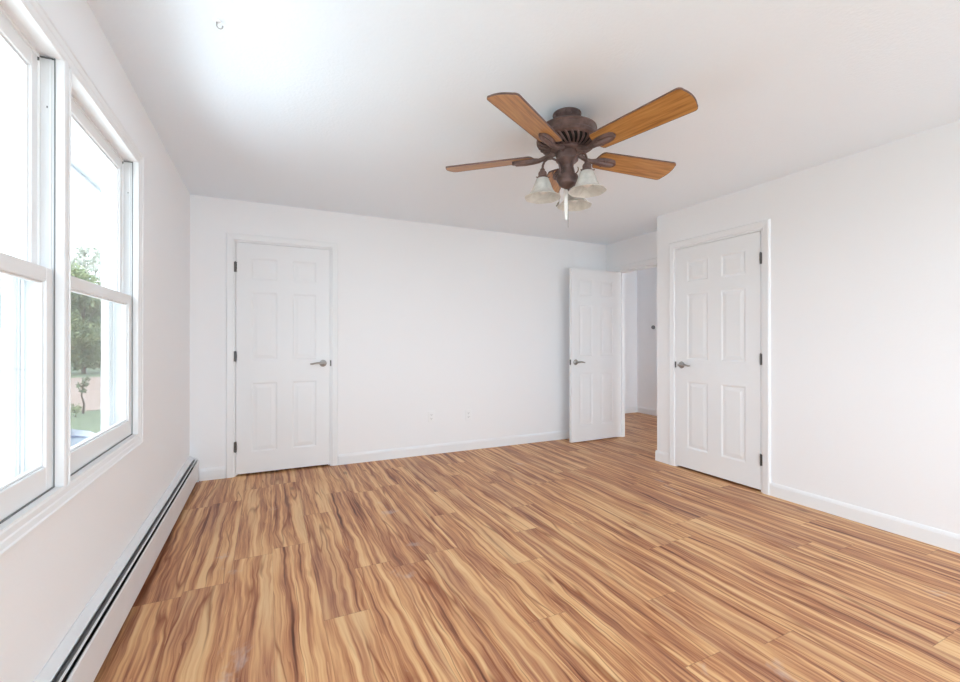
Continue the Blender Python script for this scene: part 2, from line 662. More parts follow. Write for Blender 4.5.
# baseboards ------------------------------------------------------------------
BH = 0.100
BPROF = [(0.0, 0.0), (0.013, 0.0), (0.013, BH - 0.022), (0.010, BH - 0.010), (0.005, BH), (0.0, BH)]


def base_run(mb, p0, p1, n):
    """baseboard along the wall foot from p0 to p1; n = direction out of the wall"""
    mb.prism(BPROF, lambda q: (p0[0] + n[0] * q[0], p0[1] + n[1] * q[0], q[1]),
             lambda q: (p1[0] + n[0] * q[0], p1[1] + n[1] * q[0], q[1]))


mb = MB()
base_run(mb, (-0.528, YB), (-0.337, YB), (0, -1))
base_run(mb, (0.608, YB), (XD, YB), (0, -1))
mb.build('baseboard_back', M_TRIM, kind='structure')
mb = MB()
base_run(mb, (XR, YR), (XR, 2.119), (-1, 0))
base_run(mb, (XR, 3.076), (XR, YC + 0.013), (-1, 0))
base_run(mb, (XR, YC), (XD, YC), (0, 1))
mb.build('baseboard_right', M_TRIM, kind='structure')
mb = MB()
base_run(mb, (XD, YC + 0.013), (XD, 3.321), (-1, 0))
base_run(mb, (XD, 4.299), (XD, YB - 0.013), (-1, 0))
mb.build('baseboard_doorway', M_TRIM, kind='structure')
mb = MB()
base_run(mb, (XD + 0.10, 5.60), (5.63, 5.60), (0, -1))
base_run(mb, (5.63, YR), (5.63, 5.587), (-1, 0))
base_run(mb, (XD + 0.10, 4.299), (XD + 0.10, 5.587), (1, 0))
mb.build('baseboard_hall', M_TRIM, kind='structure')
mb = MB()
base_run(mb, (XL, YR), (0.05, YR), (0, 1))
base_run(mb, (3.15, YR), (XR - 0.013, YR), (0, 1))
mb.build('baseboard_rear', M_TRIM, kind='structure')


# ---------------------------------------------------------------- six-panel doors
def door_slab(w, h, t=0.035):
    """local: x across, z up, y = 0 front face, y = +t back face"""
    bm = bmesh.new()
    pw = (w - 0.12 * 2 - 0.125) / 2
    xs = [0, 0.12, 0.12 + pw, 0.245 + pw, 0.245 + 2 * pw, w]
    zs = [0, 0.185, 0.805, 1.005, 1.615, 1.725, 1.920, h]

    def face(pts, side):
        vs = [bm.verts.new((x, (y if side == 0 else t - y), z)) for x, y, z in pts]
        bm.faces.new(vs if side == 0 else vs[::-1])

    for side in (0, 1):
        for i in range(5):
            for j in range(7):
                x0, x1, z0, z1 = xs[i], xs[i + 1], zs[j], zs[j + 1]
                if i in (1, 3) and j in (1, 3, 5):
                    prev = (x0, x1, z0, z1, 0.0)
                    for ins, d in ((0.006, 0.002), (0.014, 0.0055), (0.020, 0.0055), (0.044, 0.0020), (0.048, 0.0012)):
                        cur = (x0 + ins, x1 - ins, z0 + ins, z1 - ins, d)
                        P = [(prev[0], prev[4], prev[2]), (prev[1], prev[4], prev[2]), (prev[1], prev[4], prev[3]), (prev[0], prev[4], prev[3])]
                        Q = [(cur[0], cur[4], cur[2]), (cur[1], cur[4], cur[2]), (cur[1], cur[4], cur[3]), (cur[0], cur[4], cur[3])]
                        for k in range(4):
                            l = (k + 1) % 4
                            face([P[k], P[l], Q[l], Q[k]], side)
                        prev = cur
                    face(Q, side)
                else:
                    face([(x0, 0, z0), (x1, 0, z0), (x1, 0, z1), (x0, 0, z1)], side)
    for a, b in (((0, 0), (w, 0)), ((w, 0), (w, h)), ((w, h), (0, h)), ((0, h), (0, 0))):
        vs = [bm.verts.new(p) for p in ((a[0], 0, a[1]), (a[0], t, a[1]), (b[0], t, b[1]), (b[0], 0, b[1]))]
        bm.faces.new(vs)
    bmesh.ops.remove_doubles(bm, verts=bm.verts, dist=1e-5)
    bmesh.ops.recalc_face_normals(bm, faces=bm.faces)
    return bm


def handle(parent, x, z, direction, both=True, t=0.035, label='satin nickel lever handle with round rosette'):
    """lever pointing to direction (+1/-1 along x) on the front, y < 0"""
    for s, y0 in (((-1, 0.0), (1, t)) if both else ((-1, 0.0),)):
        mb = MB()
        rot = Matrix.Rotation(pi / 2 * (1 if s < 0 else -1), 4, 'X')
        mb.lathe([(0.0005, -0.001), (0.032, -0.001), (0.033, 0.003), (0.030, 0.008), (0.020, 0.011), (0.013, 0.014), (0.011, 0.030), (0.011, 0.046), (0.0005, 0.048)],
                 (x, y0, z), 28, rot)
        o = mb.build('door_handle', M_NICK, parent, autos=35)
        o['label'] = label
        lv = MB()
        yy = y0 + s * 0.040
        pts = [(x - direction * 0.004, yy, z), (x + direction * 0.020, yy + s * 0.003, z + 0.002), (x + direction * 0.045, yy + s * 0.004, z + 0.004),
               (x + direction * 0.075, yy + s * 0.002, z + 0.0015), (x + direction * 0.100, yy - s * 0.003, z - 0.004), (x + direction * 0.116, yy - s * 0.008, z - 0.003)]
        lv.tube(pts, [0.011, 0.0105, 0.009, 0.008, 0.0075, 0.005], 12)
        lv.build('lever', M_NICK, o, autos=50)


def hinges(parent, x, zs, y=-0.004):
    for z in zs:
        mb = MB()
        mb.tube([(x, y, z - 0.045), (x, y, z + 0.045)], 0.0052, 12)
        mb.tube([(x, y, z + 0.045), (x, y, z + 0.050)], [0.0045, 0.002], 10)
        for k in (-0.027, -0.009, 0.009, 0.027):
            mb.tube([(x, y, z + k - 0.0006), (x, y, z + k + 0.0006)], 0.0056, 12)
        mb.box(x - 0.012, x + 0.012, y + 0.004, y + 0.0062, z - 0.044, z + 0.044)
        mb.build('hinge', M_HINGE, parent, autos=35)


def make_door(name, loc, rz, w, h, hinge_side, label, hinge_z, strike=True, handle_z=0.965, hinge_y=-0.004):
    """hinge_side -1: hinges at local x=0, handle near x=w; +1 the other way"""
    bm = door_slab(w, h)
    me = bpy.data.meshes.new(name)
    bm.to_mesh(me)
    bm.free()
    me.materials.append(M_DOOR)
    o = bpy.data.objects.new(name, me)
    COL.objects.link(o)
    o.location = loc
    o.rotation_euler = (0, 0, rz)
    tag(o, label, kind='structure')
    xh = w - 0.062 if hinge_side < 0 else 0.062
    handle(o, xh, handle_z - loc[2], -1 if hinge_side < 0 else 1)
    hinges(o, -0.0045 if hinge_side < 0 else w + 0.0045, [z - loc[2] for z in hinge_z], hinge_y)
    if strike:
        mb = MB()
        xe = w + 0.001 if hinge_side < 0 else -0.001
        s = 1 if hinge_side < 0 else -1
        mb.box(min(xe, xe + s * 0.0015), max(xe, xe + s * 0.0015), 0.004, 0.028, handle_z - loc[2] - 0.03, handle_z - loc[2] + 0.03)
        if name != 'door_3':
            mb.box(min(xe + s * 0.0015, xe + s * 0.0115), max(xe + s * 0.0015, xe + s * 0.0115), -0.004, 0.0035, handle_z - loc[2] - 0.028, handle_z - loc[2] + 0.028)
        mb.build('latch_plate', M_HINGE, o)
    return o


make_door('door_1', (-0.262 + 0.003, YB - 0.004, 0.019), 0.0, 0.789, 2.050, -1,
          'closed white six-panel door on the back wall, hinged on its left', (1.85, 1.06, 0.26), handle_z=0.985)
# right closet door: faces -X.  local x -> world -Y
make_door('door_2', (XR - 0.004, 3.000 - 0.003, 0.018), -pi / 2, 0.800, 2.046, 1,
          'closed white six-panel door on the right wall, hinged on its right', (1.85, 1.05, 0.255), handle_z=0.972)
# the open entry door: front faces the camera (-Y), hinge at its right end
make_door('door_3', (3.186, 4.190, 0.012), radians(1.6), 0.772, 2.042, 1,
          'open white six-panel door standing into the room beside the hallway', (1.82, 1.03, 0.24), handle_z=0.950, hinge_y=0.033)


# ---------------------------------------------------------------- windows
def box_frame(mb, a0, a1, b0, b1, wl, wr, wb, wt, x0, x1):
    """rect frame (outer a0..a1, b0..b1) in the Y-Z plane between x0 and x1"""
    mb.box(x0, x1, a0, a0 + wl, b0, b1)
    mb.box(x0, x1, a1 - wr, a1, b0, b1)
    mb.box(x0, x1, a0 + wl, a1 - wr, b0, b0 + wb)
    mb.box(x0, x1, a0 + wl, a1 - wr, b1 - wt, b1)


def build_window(name, y0, y1):
    root = empty(name, (XL, (y0 + y1) / 2, W_Z0))
    root['kind'] = 'structure'
    inv = Matrix.Translation((-XL, -(y0 + y1) / 2, -W_Z0))

    def done(mb, nm, mat, parent=root, bevel=0.0015, shift=True):
        bmesh.ops.transform(mb.bm, matrix=inv, verts=mb.bm.verts)
        return mb.build(nm, mat, parent, bevel=bevel)

    # jamb boards and outer frame
    mb = MB()
    j = 0.004
    box_frame(mb, y0, y1, W_Z0, W_Z1, j, j, j, j, -0.590, XL - 0.028)
    box_frame(mb, y0, y1, W_Z0, W_Z1, 0.010, 0.010, 0.012, 0.012, XL - 0.052, XL - 0.045)
    box_frame(mb, y0, y1, W_Z0, W_Z1, 0.012, 0.012, 0.012, 0.012, XL - 0.088, XL - 0.080)
    box_frame(mb, y0, y1, W_Z0, W_Z1, 0.020, 0.020, 0.030, 0.030, XO - 0.018, XL - 0.089)
    done(mb, 'window_frame', M_VINYL)
    mb = MB()
    for a, b in ((y0, y0 + 0.006), (y1 - 0.006, y1)):
        mb.box(XL - 0.080, XL - 0.010, a, b, W_Z0 + 0.006, W_Z1 - 0.006)
        ym = a + 0.006 if a == y0 else b - 0.006
        for xx in (XL - 0.020, XL - 0.0475):
            mb.box(xx - 0.003, xx + 0.003, ym - 0.003, ym + 0.003, W_Z0 + 0.007, W_Z1 - 0.007)
    jl = done(mb, 'jamb_liner', M_LINER)
    mb = MB()
    for s, yy in ((1, y0 + 0.0068), (-1, y1 - 0.0068)):
        mb.box(XL - 0.030, XL - 0.027, min(yy, yy + s * 0.001), max(yy, yy + s * 0.001), W_Z1 - 0.165, W_Z1 - 0.159)
        mb.box(XL - 0.050, XL - 0.012, min(yy, yy + s * 0.006), max(yy, yy + s * 0.006), W_Z1 - 0.010, W_Z1 - 0.0075)
        mb.box(XL - 0.050, XL - 0.046, min(yy, yy + s * 0.006), max(yy, yy + s * 0.006), W_Z1 - 0.022, W_Z1 - 0.0075)
    done(mb, 'liner_gap_marks', M_HINGE, jl, bevel=0)  # dark pieces drawn in for the liner hole and the shaded gap at the head
    # sashes
    for nm, z0, z1, xa, xb, wb, wt in (('lower_sash', W_Z0 + 0.005, 1.418, XL - 0.044, XL - 0.014, 0.076, 0.044),
                                       ('upper_sash', 1.384, W_Z1 - 0.008, XL - 0.079, XL - 0.050, 0.036, 0.052)):
        mb = MB()
        a0, a1 = y0 + 0.0085, y1 - 0.0085
        if nm == 'upper_sash':
            box_frame(mb, a0, a1, z0, z1, 0.040, 0.040, wb, wt, xa, xb)
            g = 0.040
        else:
            box_frame(mb, a0, a1, z0, z1, 0.042, 0.042, wb, wt, xa, xb)
            g = 0.042
        gx0 = xa + 0.006
        gx1 = xb - 0.008
        box_frame(mb, a0 + g, a1 - g, z0 + wb, z1 - wt, 0.007, 0.007, 0.007, 0.007, gx0, gx1)
        sash = done(mb, nm, M_VINYL, bevel=0.003)
        mb = MB()
        xm = (xa + xb) / 2 - 0.001
        mb.box(xm - 0.002, xm + 0.002, a0 + g + 0.005, a1 - g - 0.005, z0 + wb + 0.005, z1 - wt - 0.005)
        done(mb, 'pane', M_GLASS, sash, bevel=0)
    mb = MB()
    mb.box(XL - 0.0135, XL - 0.0095, y0 + 0.004, y1 - 0.004, W_Z0 + 0.004, W_Z0 + 0.0075)
    mb.box(XL - 0.0120, XL - 0.0095, y1 - 0.0075, y1 - 0.004, W_Z0 + 0.004, W_Z1 - 0.004)
    mb.box(XL - 0.0120, XL - 0.0095, y0 + 0.004, y0 + 0.0075, W_Z0 + 0.004, W_Z1 - 0.004)
    done(mb, 'shadow_gap_strip', M_DAMP, bevel=0)  # dark strips painted in as the shadow gap under and beside the sash
    # insect screen on the outside of the lower half
    mb = MB()
    box_frame(mb, y0 + 0.021, y1 - 0.021, W_Z0 + 0.032, 1.415, 0.018, 0.018, 0.018, 0.018, XL - 0.104, XL - 0.094)
    sf = done(mb, 'screen_frame', M_VINYL)
    mb = MB()
    mb.quad((XL - 0.099, y0 + 0.037, W_Z0 + 0.048), (XL - 0.099, y1 - 0.037, W_Z0 + 0.048), (XL - 0.099, y1 - 0.037, 1.399), (XL - 0.099, y0 + 0.037, 1.399))
    done(mb, 'screen_mesh', M_SCREEN, sf, bevel=0)
    return root


build_window('window_1', *WINS[0])
build_window('window_2', *WINS[1])
build_window('added_window_3', *WINS[2])  # unseen pair behind the viewer, added for more daylight
build_window('added_window_4', *WINS[3])
WCAS = [(0.0, 0.0), (0.0, 0.012), (0.005, 0.0145), (0.022, 0.0145), (0.026, 0.017), (0.042, 0.019), (0.046, 0.0225), (0.056, 0.0225), (0.058, 0.020), (0.060, 0.0)]
for nm, i, k in (('trim_4', 0, 1), ('trim_5', 2, 3)):
    mb = MB()
    mb.frame(WCAS, WINS[i][0], WINS[k][1], W_Z0, W_Z1, mapX(XL, 1))
    ya, yb = WINS[i][1], WINS[k][0]
    MULL = [(ya, 0.0), (ya, 0.0125), (ya + 0.004, 0.0145), (ya + 0.020, 0.0145), (ya + 0.026, 0.012), (yb - 0.004, 0.010), (yb, 0.008), (yb, 0.0)]
    mb.prism(MULL, lambda q: (XL + q[1], q[0], W_Z0), lambda q: (XL + q[1], q[0], W_Z1))
    mb.build(nm, M_TRIM, kind='structure')

# unseen glazed opening behind the viewer, added to bring in daylight
root = empty('added_window_5', (1.6, YR, 0.05))
root['kind'] = 'structure'
mb = MB()
x0, x1, z0, z1 = REAR[0]
for a, b, c, d in ((x0, x1, z0, z0 + 0.05), (x0, x1, z1 - 0.05, z1), (x0, x0 + 0.05, z0 + 0.05, z1 - 0.05), (x1 - 0.05, x1, z0 + 0.05, z1 - 0.05),
                   (1.07, 1.13, z0 + 0.05, z1 - 0.05), (2.07, 2.13, z0 + 0.05, z1 - 0.05)):
    mb.box(a - 1.6, b - 1.6, -0.10, -0.03, c - 0.05, d - 0.05)
mb.build('window_frame', M_VINYL, root, bevel=0.004)
for a, b in ((x0 + 0.05, 1.07), (1.13, 2.07), (2.13, x1 - 0.05)):
    MB().box(a - 1.6, b - 1.6, -0.068, -0.062, 0.05, 2.15).build('pane', M_GLASS, root)
mb = MB()
mb.frame([(u, v) for u, v in CAS], x0, x1, z0, z1, mapY(YR, 1))
mb.build('trim_6', M_TRIM, kind='structure')
root = empty('added_window_6', (4.85, YR, 0.3))  # unseen window added so the hall gets more light
root['kind'] = 'structure'
mb = MB()
for a, b, c, d in ((-0.65, 0.65, 0, 0.05), (-0.65, 0.65, 1.85, 1.9), (-0.65, -0.60, 0.05, 1.85), (0.60, 0.65, 0.05, 1.85)):
    mb.box(a, b, -0.10, -0.03, c, d)
mb.build('window_frame', M_VINYL, root, bevel=0.004)
MB().box(-0.60, 0.60, -0.068, -0.062, 0.05, 1.85).build('pane', M_GLASS, root)

# ---------------------------------------------------------------- baseboard heater
HY0, HY1 = -1.9, 4.432
heater = empty('baseboard_heater', (XL, 1.25, 0))
tag(heater, 'long white metal baseboard heater along the foot of the window wall', 'heater')


def hrun(mb, poly, ya=HY0, yb=HY1):
    mb.prism(poly, lambda q: (q[0] - XL, ya - 1.25, q[1]), lambda q: (q[0] - XL, yb - 1.25, q[1]))


mb = MB()
hrun(mb, [(-0.6025, 0.0), (-0.6025, 0.222), (-0.598, 0.222), (-0.570, 0.199), (-0.571, 0.1965), (-0.5995, 0.214), (-0.5995, 0.0)])
mb.build('back_panel', M_HEAT, heater)
mb = MB()
hrun(mb, [(-0.5735, 0.186), (-0.5735, 0.178), (-0.5545, 0.188), (-0.5505, 0.192), (-0.5505, 0.195), (-0.5535, 0.194)])
mb.build('damper', M_DAMP, heater)
mb = MB()
hrun(mb, [(-0.5535, 0.1945), (-0.5475, 0.196), (-0.5455, 0.194), (-0.5475, 0.1925), (-0.5535, 0.1925)])
mb.build('damper_lip', M_HEAT, heater)
mb = MB()
hrun(mb, [(-0.535, 0.034), (-0.535, 0.176), (-0.539, 0.181), (-0.543, 0.178), (-0.541, 0.176), (-0.5385, 0.173), (-0.5385, 0.034)])
mb.build('front_panel', M_HEAT, heater)
mb = MB()
mb.box(-0.594 - XL, -0.545 - XL, HY0 - 1.24, HY1 - 1.26, 0.060, 0.130)
mb.box(-0.600 - XL, -0.560 - XL, HY0 - 1.24, HY1 - 1.26, 0.004, 0.020)
mb.build('heating_core', M_FIN, heater)
CAPP = [(-0.6025, 0.0), (-0.6025, 0.224), (-0.596, 0.224), (-0.568, 0.200), (-0.536, 0.183), (-0.533, 0.176), (-0.533, 0.0)]
for a, b in ((HY1 - 0.022, HY1), (HY0, HY0 + 0.03)):
    mb = MB()
    hrun(mb, CAPP, a, b)
    mb.build('end_cap', M_HEAT, heater, bevel=0.001)
mb = MB()
hrun(mb, [(-0.5345, 0.033), (-0.5345, 0.1765), (-0.539, 0.182), (-0.5435, 0.179), (-0.5395, 0.174), (-0.5395, 0.033)], 1.74, 1.90)
mb.build('splice_cover', M_HEAT, heater)

# ---------------------------------------------------------------- ceiling fan
FX, FY = 1.480, 1.985
fan = empty('ceiling_fan', (FX, FY, H))
tag(fan, 'bronze five-blade ceiling fan with oak blades and three glass lights', 'ceiling fan')
tilt = Matrix.Rotation(radians(-1.2), 4, Vector((cos(0.4463), -sin(0.4463), 0)))
fan.rotation_euler = tilt.to_euler()
mb = MB()
mb.lathe([(0.002, 0.0), (0.077, 0.0), (0.078, -0.006), (0.074, -0.010), (0.074, -0.052), (0.077, -0.058), (0.080, -0.070), (0.086, -0.080), (0.002, -0.082)], seg=48)
for k in range(16):
    a = 2 * pi * k / 16
    mb.tube([(0.073 * cos(a), 0.073 * sin(a), -0.018), (0.0755 * cos(a + 0.1), 0.0755 * sin(a + 0.1), -0.030)], 0.004, 6)
mb.build('canopy', M_BRONZE, fan, autos=35)
mb = MB()
mb.lathe([(0.002, -0.076), (0.090, -0.076), (0.130, -0.080), (0.152, -0.086), (0.160, -0.092), (0.161, -0.098), (0.157, -0.102), (0.158, -0.130), (0.164, -0.136), (0.167, -0.144),
          (0.166, -0.156), (0.160, -0.163), (0.152, -0.166), (0.148, -0.160), (0.002, -0.158)], seg=56)
mb.build('motor_housing', M_BRONZE, fan, autos=30)
# slanted vent ribs over a dark underside
mb = MB()
mb.lathe([(0.150, -0.157), (0.149, -0.165), (0.135, -0.177), (0.110, -0.186), (0.088, -0.190), (0.002, -0.190)], seg=56)
vent = mb.build('vent_band', M_DARK, fan, autos=35)
mb = MB()
for i in range(30):
    a = 2 * pi * i / 30
    pts = []
    for k, (r, z) in enumerate(((0.158, -0.160), (0.152, -0.170), (0.138, -0.181), (0.118, -0.189), (0.098, -0.194), (0.084, -0.195))):
        aa = a + k * 0.06
        pts.append((r * cos(aa), r * sin(aa), z))
    mb.tube(pts, [0.0045, 0.006, 0.006, 0.0052, 0.0045, 0.004], 8)
mb.build('vent_rib', M_BRONZE, vent, autos=50)
mb = MB()
mb.lathe([(0.002, -0.188), (0.082, -0.188), (0.086, -0.193), (0.086, -0.206), (0.078, -0.210), (0.060, -0.212), (0.057, -0.216), (0.057, -0.250), (0.061, -0.253), (0.060, -0.258), (0.052, -0.266),
          (0.038, -0.276), (0.027, -0.286), (0.025, -0.296), (0.028, -0.300), (0.025, -0.304), (0.025, -0.332), (0.034, -0.338), (0.056, -0.343), (0.059, -0.350), (0.057, -0.368),
          (0.050, -0.376), (0.047, -0.388), (0.034, -0.400), (0.020, -0.408), (0.013, -0.414), (0.011, -0.426), (0.002, -0.430)], seg=40)
mb.build('light_kit_body', M_BRONZE, fan, autos=30)

HB = 2.215 - H
PITCH = radians(-13)


def blade_bm():
    """blade along +x, centred on y, thickness in z, seen from below"""
    out = []
    r0, r1 = 0.186, 0.700
    w0, w1 = 0.066, 0.081
    # root arc
    n = 8
    for k in range(n + 1):
        a = pi / 2 + pi * k / n
        out.append((r0 + 0.022 * cos(a) * 1.0 + 0.022, w0 * sin(a) if abs(sin(a)) < 0.999 else w0 * sin(a)))
    # lower edge to the tip, rounded tip corners with a shallow bow
    c = 0.022
    for k in range(6):
        a = -pi / 2 + (pi / 2) * k / 5
        out.append((r1 - 0.012 - c + c * cos(a), -w1 + c + c * sin(a)))
    for k in range(1, 8):
        y = -w1 + c + (2 * w1 - 2 * c) * k / 8
        out.append((r1 - 0.012 + 0.012 * (1 - (y / (w1 - c)) ** 2), y))
    for k in range(6):
        a = (pi / 2) * k / 5
        out.append((r1 - 0.012 - c + c * cos(a), w1 - c + c * sin(a)))
    return out


MB_ = MB()
poly = blade_bm()
MB_.prism(poly, lambda q: (q[0], q[1], -0.0035), lambda q: (q[0], q[1], 0.0035))
blade_me = None
for i in range(5):
    ang = radians(-150.2 + 72 * i)
    if i == 0:
        bl = MB_.build('blade', M_BLADE, fan, bevel=0.0015)
        edge = MB()
        n = len(poly)
        cxy = Vector((0.46, 0))
        def off(q, s):
            return (cxy.x + (q[0] - cxy.x) * (1 + s * 0.3), q[1] * (1 + s))
        for k in range(n):
            a, b2 = poly[k], poly[(k + 1) % n]
            A, B = off(a, 0.012), off(b2, 0.012)
            edge.quad((A[0], A[1], -0.0045), (B[0], B[1], -0.0045), (B[0], B[1], 0.0045), (A[0], A[1], 0.0045))
            edge.quad((a[0], a[1], -0.0040), (b2[0], b2[1], -0.0040), (B[0], B[1], -0.0045), (A[0], A[1], -0.0045))
            edge.quad((a[0], a[1], 0.0040), (b2[0], b2[1], 0.0040), (B[0], B[1], 0.0045), (A[0], A[1], 0.0045))
        bmesh.ops.remove_doubles(edge.bm, verts=edge.bm.verts, dist=1e-5)
        ed = edge.build('blade_edge_band', M_BRONZE, bl)
        ir = MB()
        # palm plate under the blade root, arm back to the hub
        pl = [(0.180, 0.014), (0.196, 0.024), (0.225, 0.030), (0.262, 0.031), (0.292, 0.026), (0.306, 0.014), (0.309, 0.0),
              (0.306, -0.014), (0.292, -0.026), (0.262, -0.031), (0.225, -0.030), (0.196, -0.024), (0.180, -0.014)]
        ir.prism(pl, lambda q: (q[0], q[1] * 0.82, -0.020), lambda q: (q[0], q[1], -0.0036))
        ir.tube([(0.070, 0, 0.012), (0.095, 0.006, 0.008), (0.125, 0.009, -0.006), (0.155, 0.004, -0.014), (0.185, 0, -0.013), (0.235, 0, -0.016), (0.285, 0, -0.016), (0.300, 0, -0.012)],
                [0.016, 0.013, 0.012, 0.013, 0.017, 0.016, 0.013, 0.006], 12)
        for sx, sy in ((0.225, 0.020), (0.225, -0.020), (0.285, 0.0)):
            ir.lathe([(0.0005, -0.0245), (0.006, -0.0235), (0.007, -0.018)], (sx, sy, 0), 10)
        irn = ir.build('blade_bracket', M_BRONZE, bl, autos=40, bevel=0)
        proto = bl
    else:
        bl = copy_tree(proto, fan)
    bl.location = (0, 0, HB)
    bl.rotation_euler = (Matrix.Rotation(ang, 4, 'Z') @ Matrix.Rotation(PITCH, 4, 'X')).to_euler()

# light arms, sockets, shades
first = None
for i, camdeg in enumerate((186, 306, 62)):
    ang = radians(camdeg - 25.6)
    if i == 0:
        arm = MB()
        arm.tube([(0.046, 0, -0.352), (0.040, 0, -0.330), (0.038, 0, -0.305), (0.044, 0, -0.278), (0.060, 0, -0.258), (0.084, 0, -0.249), (0.110, 0, -0.254), (0.128, 0, -0.270), (0.136, 0, -0.290), (0.138, 0, -0.312), (0.138, 0, -0.325)],
                 0.0062, 10)
        for cc in ((0.062, 0, -0.330),):
            arm.tube([(cc[0] + 0.018 * cos(t), 0, cc[2] + 0.018 * sin(t)) for t in [radians(-200 + 30 * k) for k in range(9)]], [0.0045 - 0.0003 * k for k in range(9)], 8)
        arm_o = arm.build('light_arm', M_BRONZE, fan, autos=50)
        cup = MB()
        cup.lathe([(0.002, -0.308), (0.010, -0.308), (0.013, -0.314), (0.013, -0.322), (0.020, -0.326), (0.023, -0.332), (0.023, -0.350), (0.028, -0.354), (0.032, -0.360), (0.032, -0.368), (0.025, -0.368), (0.002, -0.366)], (0.138, 0, 0), 24)
        for k in range(3):
            a = k * 2 * pi / 3 + 0.4
            cup.tube([(0.138 + 0.029 * cos(a), 0.029 * sin(a), -0.362), (0.138 + 0.042 * cos(a), 0.042 * sin(a), -0.362)], 0.003, 8)
        cup.build('socket_cup', M_BRONZE, arm_o, autos=35)
        sh = MB()
        outer = [(0.028, 0.0), (0.034, -0.006), (0.038, -0.016), (0.046, -0.036), (0.053, -0.056), (0.061, -0.074), (0.073, -0.090), (0.088, -0.101), (0.097, -0.106)]
        inner = [(r - 0.0035, z + 0.001) for r, z in outer][::-1]
        rm = lambda a, z: 1 + (0.018 * cos(8 * a) if z < -0.03 else 0.008 * cos(8 * a))
        sh.lathe(outer + [(0.0965, -0.1085)] + inner, (0.138, 0, -0.360), 64, radmod=rm)
        sh_o = sh.build('lamp_shade', M_SHADE, fan, autos=50)
        bu = MB()
        bu.lathe([(0.012, 0.0), (0.013, -0.016), (0.020, -0.030), (0.028, -0.048), (0.029, -0.060), (0.024, -0.074), (0.012, -0.083), (0.001, -0.085)], (0.138, 0, -0.362), 20)
        bu.build('bulb', M_CORD, sh_o, autos=60)
        a_p, s_p = arm_o, sh_o
    else:
        arm_o = copy_tree(a_p, fan)
        sh_o = copy_tree(s_p, fan)
    arm_o.rotation_euler = (0, 0, ang)
    sh_o.rotation_euler = (0, 0, ang)

# pull chains
mb = MB()
for k in range(30):
    z = -0.425 - 0.0068 * k
    mb.lathe([(0.0005, z + 0.0022), (0.0022, z), (0.0005, z - 0.0022)], (0.002, -0.004, 0), 6)
mb.tube([(0.002, -0.004, -0.42), (0.002, -0.004, -0.628)], 0.0009, 6)
pc = mb.build('pull_chain', M_CHAIN, fan)
mb = MB()
tx = Matrix.Rotation(radians(-25.6), 4, 'Z')
prev = None
tagp = [(-0.022, -0.422), (-0.024, -0.436), (-0.021, -0.47), (-0.020, -0.53), (-0.016, -0.585), (-0.004, -0.590), (-0.001, -0.53), (0.0, -0.47), (0.002, -0.436), (-0.003, -0.422)]
mb.prism(tagp, lambda q: tuple(tx @ Vector((q[0], -0.016, q[1]))), lambda q: tuple(tx @ Vector((q[0], -0.0145, q[1]))))
cr = mb.build('hang_tag', M_CORD, fan)
cr['label'] = 'white hang tag'
mb = MB()
mb.tube([(-0.040, 0.016, -0.385), (-0.043, 0.016, -0.490)], 0.0010, 6)
mb.tube([(-0.043, 0.016, -0.486), (-0.048, 0.018, -0.496), (-0.058, 0.022, -0.512)], [0.003, 0.006, 0.003], 8)
mb.build('pull_chain', M_CHAIN, fan, autos=50)

# ---------------------------------------------------------------- small fittings
def outlet(loc, label):
    o = empty('wall_outlet', loc)
    tag(o, label, 'outlet', 'outlets low on the back wall')
    mb = MB()
    mb.box(-0.036, 0.036, -0.006, 0, -0.058, 0.058)
    mb.build('cover_plate', M_PLATE, o, bevel=0.003)
    for dz in (-0.020, 0.020):
        mb = MB()
        mb.lathe([(0.0005, 0.0075), (0.0155, 0.0075), (0.0165, 0.0055)], (0, 0, dz), 20, Matrix.Rotation(pi / 2, 4, 'X'))
        s = mb.build('socket', M_PLATE, o, autos=30)
        mb = MB()
        for dx in (-0.0065, 0.0065):
            mb.box(dx - 0.0012, dx + 0.0012, -0.0080, -0.0074, dz - 0.002, dz + 0.006)
        mb.lathe([(0.0005, 0.0080), (0.0024, 0.0080), (0.0024, 0.0073)], (0, 0, dz - 0.008), 8, Matrix.Rotation(pi / 2, 4, 'X'))
        mb.build('slot', M_DARK, s)
    mb = MB()
    mb.lathe([(0.0005, 0.0075), (0.003, 0.007), (0.0032, 0.0055)], (0, 0, 0), 10, Matrix.Rotation(pi / 2, 4, 'X'))
    mb.build('screw', M_PLATE, o)
    return o


outlet((1.555, YB, 0.398), 'white wall outlet on the back wall, nearer the closed door')
outlet((1.985, YB, 0.385), 'white wall outlet on the back wall, nearer the open door')

o = empty('wall_thermostat', (5.63, 5.235, 1.425))
tag(o, 'small round grey thermostat high on the hallway wall beyond the doorway', 'thermostat')
rx = Matrix.Rotation(-pi / 2, 4, 'Y')
MB().lathe([(0.001, 0.0), (0.046, 0.0), (0.046, 0.006), (0.040, 0.010), (0.001, 0.010)], (0, 0, 0), 28, rx).build('back_plate', M_PLATE, o, autos=35)
MB().lathe([(0.001, 0.009), (0.030, 0.009), (0.030, 0.030), (0.026, 0.036), (0.001, 0.037)], (0, 0, 0), 28, rx).build('dial', M_HINGE, o, autos=35)

